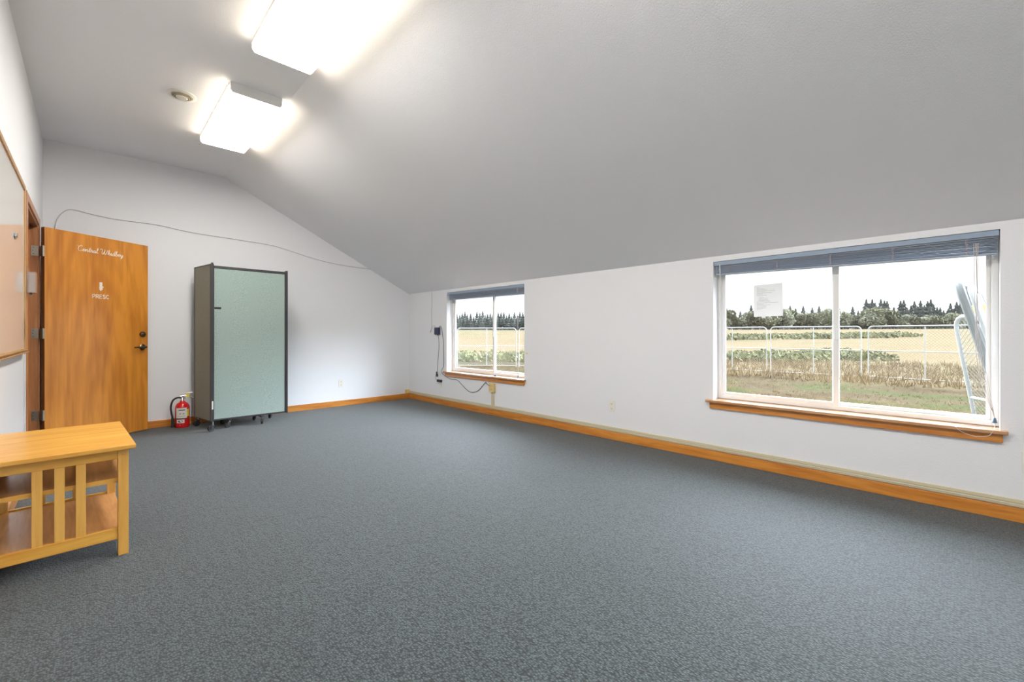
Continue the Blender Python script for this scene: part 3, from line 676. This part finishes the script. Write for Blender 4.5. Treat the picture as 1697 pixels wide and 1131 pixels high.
outlet((2.629, YB, .333), 0, 'white wall outlet on the gable wall')
outlet((XR, 5.405, .318), -PI/2, 'white wall outlet left of the smaller window with a black plug')
outlet((XR, -.275, .342), -PI/2, 'wall outlet cut by the right edge of the photo')
pa = thing('power_adapter', 'dark blue power adapter box stuck on the wall left of the smaller window', 'adapter', (XR, 5.49, 1.10))
MB().box((-.034, -.058, -.052), (0, .058, .055)).build('case', M['brick'], pa, bevel=.005)
def wcable(pts, r=.0032, n=5): return MB().tube(smoothpts([(XR-q[2], q[0], q[1]) for q in pts], n), r, 7)
wcable([(5.485, 1.05, .012), (5.47, .98, .006), (5.462, .865, .006), (5.478, .75, .006), (5.492, .636, .006), (5.50, .54, .006), (5.508, .478, .008)]).build('adapter_cable', M['greywire'], smooth=True).parent = None
bpy.data.objects['adapter_cable']['label'] = 'thin grey cable hanging straight below the blue adapter'; bpy.data.objects['adapter_cable']['category'] = 'cable'
pl = thing('power_plug', 'black cable plug and splitter above the outlet left of the smaller window', 'plug', (XR, 5.45, .36))
MB().tube([(-.015, .058, .125), (-.017, .056, .105)], .012, 10).tube([(-.017, .056, .10), (-.022, .038, .055)], .015, 10).build('barrel', M['black'], pl, smooth=True)
MB().box((-.035, -.080, -.022), (-.009, .030, .014)).build('plug_body', M['black'], pl, bevel=.004)
MB().tube(smoothpts([(-.015, .062, .10), (-.012, .095, .06), (-.012, .105, .03), (-.012, .07, -.002), (-.02, .03, -.005)]), .0025, 6).build('lead', M['greywire'], pl, smooth=True)
o = wcable([(5.44, 1.152, .018), (5.425, 1.175, .010), (5.395, 1.14, .006), (5.378, 1.092, .006), (5.351, .957, .006), (5.346, .80, .006), (5.338, .644, .006), (5.345, .56, .012), (5.338, .515, .050), (5.30, .470, .052), (5.244, .422, .015), (5.18, .405, .006), (5.125, .4, .006), (5.06, .403, .006), (4.996, .395, .006), (4.92, .355, .006), (4.842, .31, .006), (4.76, .27, .006), (4.68, .257, .006), (4.59, .272, .006), (4.512, .308, .006), (4.43, .38, .006), (4.37, .416, .02), (4.31, .405, .05), (4.262, .384, .046)], .0042).build('adapter_cable', M['greywire'], smooth=True)
tag(o, 'dark grey cable sagging under the smaller window to the yellowed box', 'cable')
o = wcable([(5.654, 1.706, .005), (5.652, 1.55, .004), (5.66, 1.35, .004), (5.655, 1.2, .004), (5.668, 1.13, .005), (5.70, 1.09, .008), (5.675, 1.085, .01), (5.65, 1.14, .01), (5.60, 1.185, .010), (5.56, 1.18, .010), (5.54, 1.158, .015)], .0026).build('thin_wire', M['wire'], smooth=True)
tag(o, 'thin pale wire dropping from the ceiling edge to the blue adapter', 'wire')
o = MB().tube(smoothpts([(p[0], YB-.006, p[1]) for p in [(-.269, 2.05), (-.262, 2.155), (-.245, 2.225), (-.207, 2.293), (-.15, 2.333), (-.008, 2.314), (.178, 2.294), (.375, 2.295), (.541, 2.292), (.864, 2.259), (1.361, 2.243), (1.706, 2.228), (1.929, 2.186), (2.327, 2.103), (2.765, 2.062), (3.03, 2.056), (3.16, 2.036)]], 4), .0035, 6).build('thin_wire', M['wire'], smooth=True)
tag(o, 'long thin wire tacked across the gable wall above the door', 'wire')
tag(MB().box((XR-.0015, 3.615, .818), (XR, 3.645, .832)).build('tape_scrap', M['yellow']), 'tiny yellow scrap of tape right of the smaller window', 'tape')

# ------------------------------------------------------------------ outdoors
def gz(d):
    if d < 34: return -.5
    if d < 140: return -.5 + 2.65*((d-34)/106)
    return 2.15
mb = MB(); random.seed(1)
rs = [0, 3, 6, 9, 12, 16, 20, 25, 30, 34, 40, 50, 60, 75, 90, 110, 140, 200, 400]; NA = 36
rows = []
for r_ in rs:
    row = []
    for k in range(NA+1):
        a = math.radians(-75 + 150*k/NA); x = 4.0 + r_*math.cos(a)*1.0; y = (-3 + 12*(k/NA) if r_ == 0 else 1 + r_*math.sin(a))
        row.append(mb.bm.verts.new((x, y, gz(math.hypot(x, y)))))
    rows.append(row)
for a, b in zip(rows, rows[1:]):
    for k in range(NA): mb.bm.faces.new([a[k], b[k], b[k+1], a[k+1]])
g = mb.build('ground', M['ground'], fix=False, smooth=True); struct(g, 'dry tan and green field outside the windows', 'ground')

# chain link fence panels
def link_mesh(mb, w, h, cell=.065, t=.0016, z0=.0, mt=Matrix()):
    """diamond wires clipped to the w x h rectangle"""
    n = int((w+h)/cell)+1
    for k in range(n):
        c = k*cell
        for sg in (0, 1):
            # line x - z = c-h  or x + z = c
            if sg == 0: x0 = max(0, c-h); z_0 = x0-(c-h); x1 = min(w, c); z_1 = x1-(c-h)
            else: x0 = max(0, c-h); z_0 = c-x0; x1 = min(w, c); z_1 = c-x1
            z_0 = min(max(z_0, 0), h); z_1 = min(max(z_1, 0), h)
            if x1-x0 < .01: continue
            mb.tube([mt @ Vector((x0, (t if sg else -t), z0+z_0)), mt @ Vector((x1, (t if sg else -t), z0+z_1))], t, 3, cap=False)
def fence_panel(mt, w, h, label, r=.019, cell=.065, mid=True, group=None, mat='galv', name='fence_panel', midz=.97):
    t = thing(name, label, 'fence', (0, 0, 0), 0, group); t.matrix_world = mt
    R0 = .14; pts = [(0, 0, .0), (0, 0, h-R0)]
    for k in range(1, 6): a = PI/2*k/5; pts.append((R0-R0*math.cos(a), 0, h-R0+R0*math.sin(a)))
    pts.append((w-R0, 0, h))
    for k in range(1, 6): a = PI/2*k/5; pts.append((w-R0+R0*math.sin(a), 0, h-R0+R0*math.cos(a)))
    pts.append((w, 0, .0))
    MB().tube(pts, r, 8).build('frame', M[mat], t, smooth=True)
    MB().tube([(0, 0, midz), (w, 0, midz)], r*.85, 8).build('rail', M[mat], t, smooth=True)
    MB().tube([(0, 0, .07), (w, 0, .07)], r*.85, 8).build('rail', M[mat], t, smooth=True)
    if mid: MB().tube([(w/2, 0, .07), (w/2, 0, h)], r*.85, 8).build('post', M[mat], t, smooth=True)
    mb = MB(); link_mesh(mb, w-.02, h-.10, cell, .0022, .08, Matrix.Translation((.01, 0, 0))); mb.build('chain_link', M[mat], t, fix=False)
    return t
FP = [((19.1, -3.7), (19.1, -.75), 'galvanised fence panel farthest right, beyond the leaning panels'),
      ((19.1, -.65), (19.48, 2.24), 'galvanised fence panel filling the right pane of the wide window'),
      ((19.52, 2.44), (19.2, 5.2), 'galvanised fence panel crossing the middle stile of the wide window'),
      ((19.2, 5.34), (19.3, 7.95), 'galvanised fence panel below the paper notice'),
      ((19.25, 8.1), (17.5, 10.35), 'galvanised fence panel just past the bend of the fence, left of the paper notice'),
      ((17.4, 10.45), (15.7, 12.7), 'galvanised fence panel right of the smaller window view'),
      ((15.6, 12.8), (14.35, 14.35), 'galvanised fence panel at the right edge of the smaller window'),
      ((14.25, 14.45), (12.35, 16.45), 'galvanised fence panel filling the smaller window'),
      ((12.25, 16.55), (10.2, 18.7), 'galvanised fence panel at the left edge of the smaller window')]
for a, b, lab in FP:
    dx, dy = b[0]-a[0], b[1]-a[1]
    fence_panel(Matrix.Translation((a[0], a[1], -.5)) @ Matrix.Rotation(math.atan2(dy, dx), 4, 'Z'), math.hypot(dx, dy), 1.815, lab, cell=.09)
# kennel panels leaning by the wide window
def frame_from(base, top, wdir):
    U = (Vector(top)-Vector(base)).normalized(); Wd = Vector(wdir); Wd = (Wd-U*Wd.dot(U)).normalized(); N = U.cross(Wd)
    # local x -> W, z -> U, y -> N
    m = Matrix((Wd, N, U)).transposed().to_4x4(); m.translation = Vector(base); return m
fence_panel(frame_from((4.95, -.47, -.5), (4.86, .01, 1.44), (1, -.05, 0)), 2.9, 2.02, 'weathered grey chain link panel, nearest of the leaning stack outside', .028, .05, False, mat='galvd', name='leaning_panel', midz=1.1)
fence_panel(frame_from((4.97, -.53, -.5), (4.90, -.06, 1.40), (1, -.05, 0)), 3.0, 1.98, 'bright galvanised chain link panel behind the nearest leaning one', .024, .05, True, mat='galv', name='leaning_panel', midz=1.0)
fence_panel(frame_from((5.15, -.66, -.5), (5.05, -.17, 1.36), (1, -.09, 0)), 2.9, 1.9, 'galvanised chain link panel, rearmost of the leaning stack', .022, .06, True, mat='galv', name='leaning_panel', midz=.9)
fence_panel(frame_from((7.40, -.20, -.5), (7.13, .055, 1.28), (-.80, -.50, .25)), 1.9, 1.80, 'galvanised chain link panel leaning lower and farther out', .020, .055, True, mat='galv', name='leaning_panel', midz=.85)
sg = thing('warning_sign', 'small yellow and white sign hung on the leaning panels outside', 'sign', (5.75, -.13, 1.12), math.radians(-60))
MB().box((-.07, -.003, 0), (.07, 0, .20)).build('board', M['paper'], sg); MB().box((-.07, -.0042, .13), (.07, -.003, .20)).build('heading', M['yfad'], sg); MB().box((-.03, -.0042, .03), (.03, -.003, .08)).build('symbol', M['slot'], sg)

# dry grass (uncountable)
random.seed(7); mb = MB()
def blade(x, y, z, h, w, lean, a):
    dx, dy = math.cos(a), math.sin(a); lx, ly = random.uniform(-lean, lean), random.uniform(-lean, lean)
    mb.bm.faces.new([mb.bm.verts.new((x-dx*w, y-dy*w, z)), mb.bm.verts.new((x+dx*w, y+dy*w, z)), mb.bm.verts.new((x+lx, y+ly, z+h))])
for k in range(5200):
    s_ = random.random()
    x = random.uniform(16.8, 30); y = random.uniform(-6, 25)
    if x + y*.5 < 17.5 and y < 9: continue
    if abs(x-19.2) > 8 and random.random() < .4: continue
    hh = random.uniform(.15, .38) * (1.0 if x > 16 else .5)
    for j in range(6):
        blade(x+random.uniform(-.12, .12), y+random.uniform(-.12, .12), gz(math.hypot(x, y))-.01, hh*random.uniform(.5, 1.1), random.uniform(.008, .02), .12, random.uniform(0, PI))
for k in range(4200):
    x = random.uniform(5.5, 18); y = random.uniform(-5, 16)
    for j in range(4):
        blade(x+random.uniform(-.1, .1), y+random.uniform(-.1, .1), -.51, random.uniform(.03, .09), random.uniform(.004, .010), .06, random.uniform(0, PI))
tag(mb.build('dry_grass', M['grass'], fix=False), 'tall dry straw coloured grass growing along the fence', 'grass', kind='stuff')
# bramble thickets (uncountable)
def leafmass(mb, cx, cy, cz, rx_, ry_, rz_, n, s):
    for _ in range(n):
        u_, v_ = random.uniform(0, 2*PI), random.uniform(-1, 1); r_ = random.uniform(.75, 1.0); q = math.sqrt(1-v_*v_)
        c = Vector((cx+rx_*r_*q*math.cos(u_), cy+ry_*r_*q*math.sin(u_), cz+rz_*r_*v_))
        a = Vector((random.uniform(-1, 1), random.uniform(-1, 1), random.uniform(-1, 1))).normalized()*s*random.uniform(.6, 1.3)
        b = a.orthogonal().normalized()*s*random.uniform(.6, 1.2)
        mb.bm.faces.new([mb.bm.verts.new(c-a-b), mb.bm.verts.new(c+a-b), mb.bm.verts.new(c+a*.6+b), mb.bm.verts.new(c-a*.6+b)])
random.seed(11); mb = MB()
def polar(px, d):      # point on the field d metres deep seen in direction px of the room's window view
    u_ = (px-848.5)/719.6; return ((.6956+u_*.7185)*d, (.7185-u_*.6956)*d)
for k in range(170):
    px = random.choice([random.uniform(1150, 1470), random.uniform(1150, 1420), random.uniform(700, 900)]); d = random.uniform(24, 31)
    x, y = polar(px, d); leafmass(mb, x, y, gz(math.hypot(x, y))+.12, random.uniform(.6, 1.4), random.uniform(.6, 1.4), random.uniform(.15, .34), 46, .10)
for k in range(90):
    px = random.choice([random.uniform(1150, 1520), random.uniform(1150, 1460)]); d = random.uniform(56, 66)
    x, y = polar(px, d); leafmass(mb, x, y, gz(math.hypot(x, y))+.2, random.uniform(1, 2.2), random.uniform(1, 2.2), random.uniform(.2, .38), 40, .2)
tag(mb.build('bramble_thicket', M['thicket'], fix=False), 'low green bramble thickets spread across the field beyond the fence', 'bushes', kind='stuff')

# trees
def conifer(seed, h, r):
    random.seed(seed); t = thing('conifer_tree', None, None); mb = MB()
    n = 2200
    for _ in range(n):
        f = random.random()**.75; z = h*(.10+.90*(1-f)) if False else h*(1-f*.92)
        tier = .72+.28*math.sin(z*5.2+seed)
        rr = r*f*tier*random.uniform(.35, 1.0)+.05; a = random.uniform(0, 2*PI)
        c = Vector((rr*math.cos(a), rr*math.sin(a), z-rr*.25)); o = Vector((math.cos(a), math.sin(a), -.35)).normalized(); s = Vector((-math.sin(a), math.cos(a), 0))
        L_ = random.uniform(.25, .6)*(.4+f*.7); w_ = random.uniform(.10, .22)
        mb.bm.faces.new([mb.bm.verts.new(c-s*w_), mb.bm.verts.new(c+s*w_), mb.bm.verts.new(c+o*L_)])
        mb.bm.faces.new([mb.bm.verts.new(c-o*.1+Vector((0, 0, w_))), mb.bm.verts.new(c-o*.1-Vector((0, 0, w_))), mb.bm.verts.new(c+o*L_*.8)])
    mb.build('foliage', M['conifer'], t, fix=False)
    MB().tube([(0, 0, 0), (0, 0, h*.95)], [.22, .03], 8).build('trunk', M['bark'], t)
    return t
def broadleaf(seed, h, r):
    random.seed(seed); t = thing('broadleaf_tree', None, None); mb = MB()
    for k in range(9):
        a = random.uniform(0, 2*PI); q = random.uniform(.1, .6)*r
        leafmass(mb, q*math.cos(a), q*math.sin(a), h*random.uniform(.35, .72), r*random.uniform(.4, .65), r*random.uniform(.4, .65), h*random.uniform(.18, .28), 150, .26)
    mb.build('foliage', M['broad'], t, fix=False)
    MB().tube([(0, 0, 0), (.1, 0, h*.3), (0, .1, h*.6)], [.3, .22, .1], 8).build('trunk', M['bark'], t)
    return t
protos = {'c': [conifer(3, 10.5, 3.6), conifer(5, 9.5, 3.2), conifer(8, 11.2, 4.0)], 'b': [broadleaf(2, 7.6, 3.9), broadleaf(6, 6.6, 3.6)]}
used = set()
def place(kind, x, y, s, rz, label, cat, group):
    p = random.choice(protos[kind])
    if p.name in used:
        r_ = p.copy(); C.objects.link(r_)
        for ch in p.children:
            c = ch.copy(); C.objects.link(c); c.parent = r_
    else: r_ = p; used.add(p.name)
    r_.location = (x, y, gz(math.hypot(x, y))-.1); r_.rotation_euler = (0, 0, rz); r_.scale = (s, s, s)
    r_['label'] = label; r_['category'] = cat; r_['group'] = group
random.seed(21)
px = 1165
while px < 1655:      # hazy tree line beyond the wide window
    x, y = polar(px, random.uniform(150, 158))
    tall = random.random()
    if px < 1430: s = random.choice([.62, .7, .78, .85])
    else: s = random.choice([.78, .86, .92, .98])
    place('c', x, y, s*random.uniform(.95, 1.05), random.uniform(0, 6), 'hazy dark conifer in the far tree line beyond the wide window', 'tree', 'conifers in the tree line of the wide window')
    px += random.uniform(8.0, 15) if px < 1430 else random.uniform(4.5, 6.5)
px = 1160
while px < 1655:
    x, y = polar(px, random.uniform(140, 148))
    place('b', x, y, random.uniform(.75, 1.15) * (1 if px < 1480 else .72), random.uniform(0, 6), 'rounded olive green tree at the front of the far tree line beyond the wide window', 'tree', 'broadleaf trees in the tree line of the wide window')
    px += random.uniform(9, 14)
px = 735
while px < 905:
    x, y = polar(px, random.uniform(148, 156))
    place('c', x, y, random.uniform(.52, .62), random.uniform(0, 6), 'dark conifer in the dense tree line beyond the smaller window', 'tree', 'conifers in the tree line of the smaller window')
    px += random.uniform(3.8, 5.5)
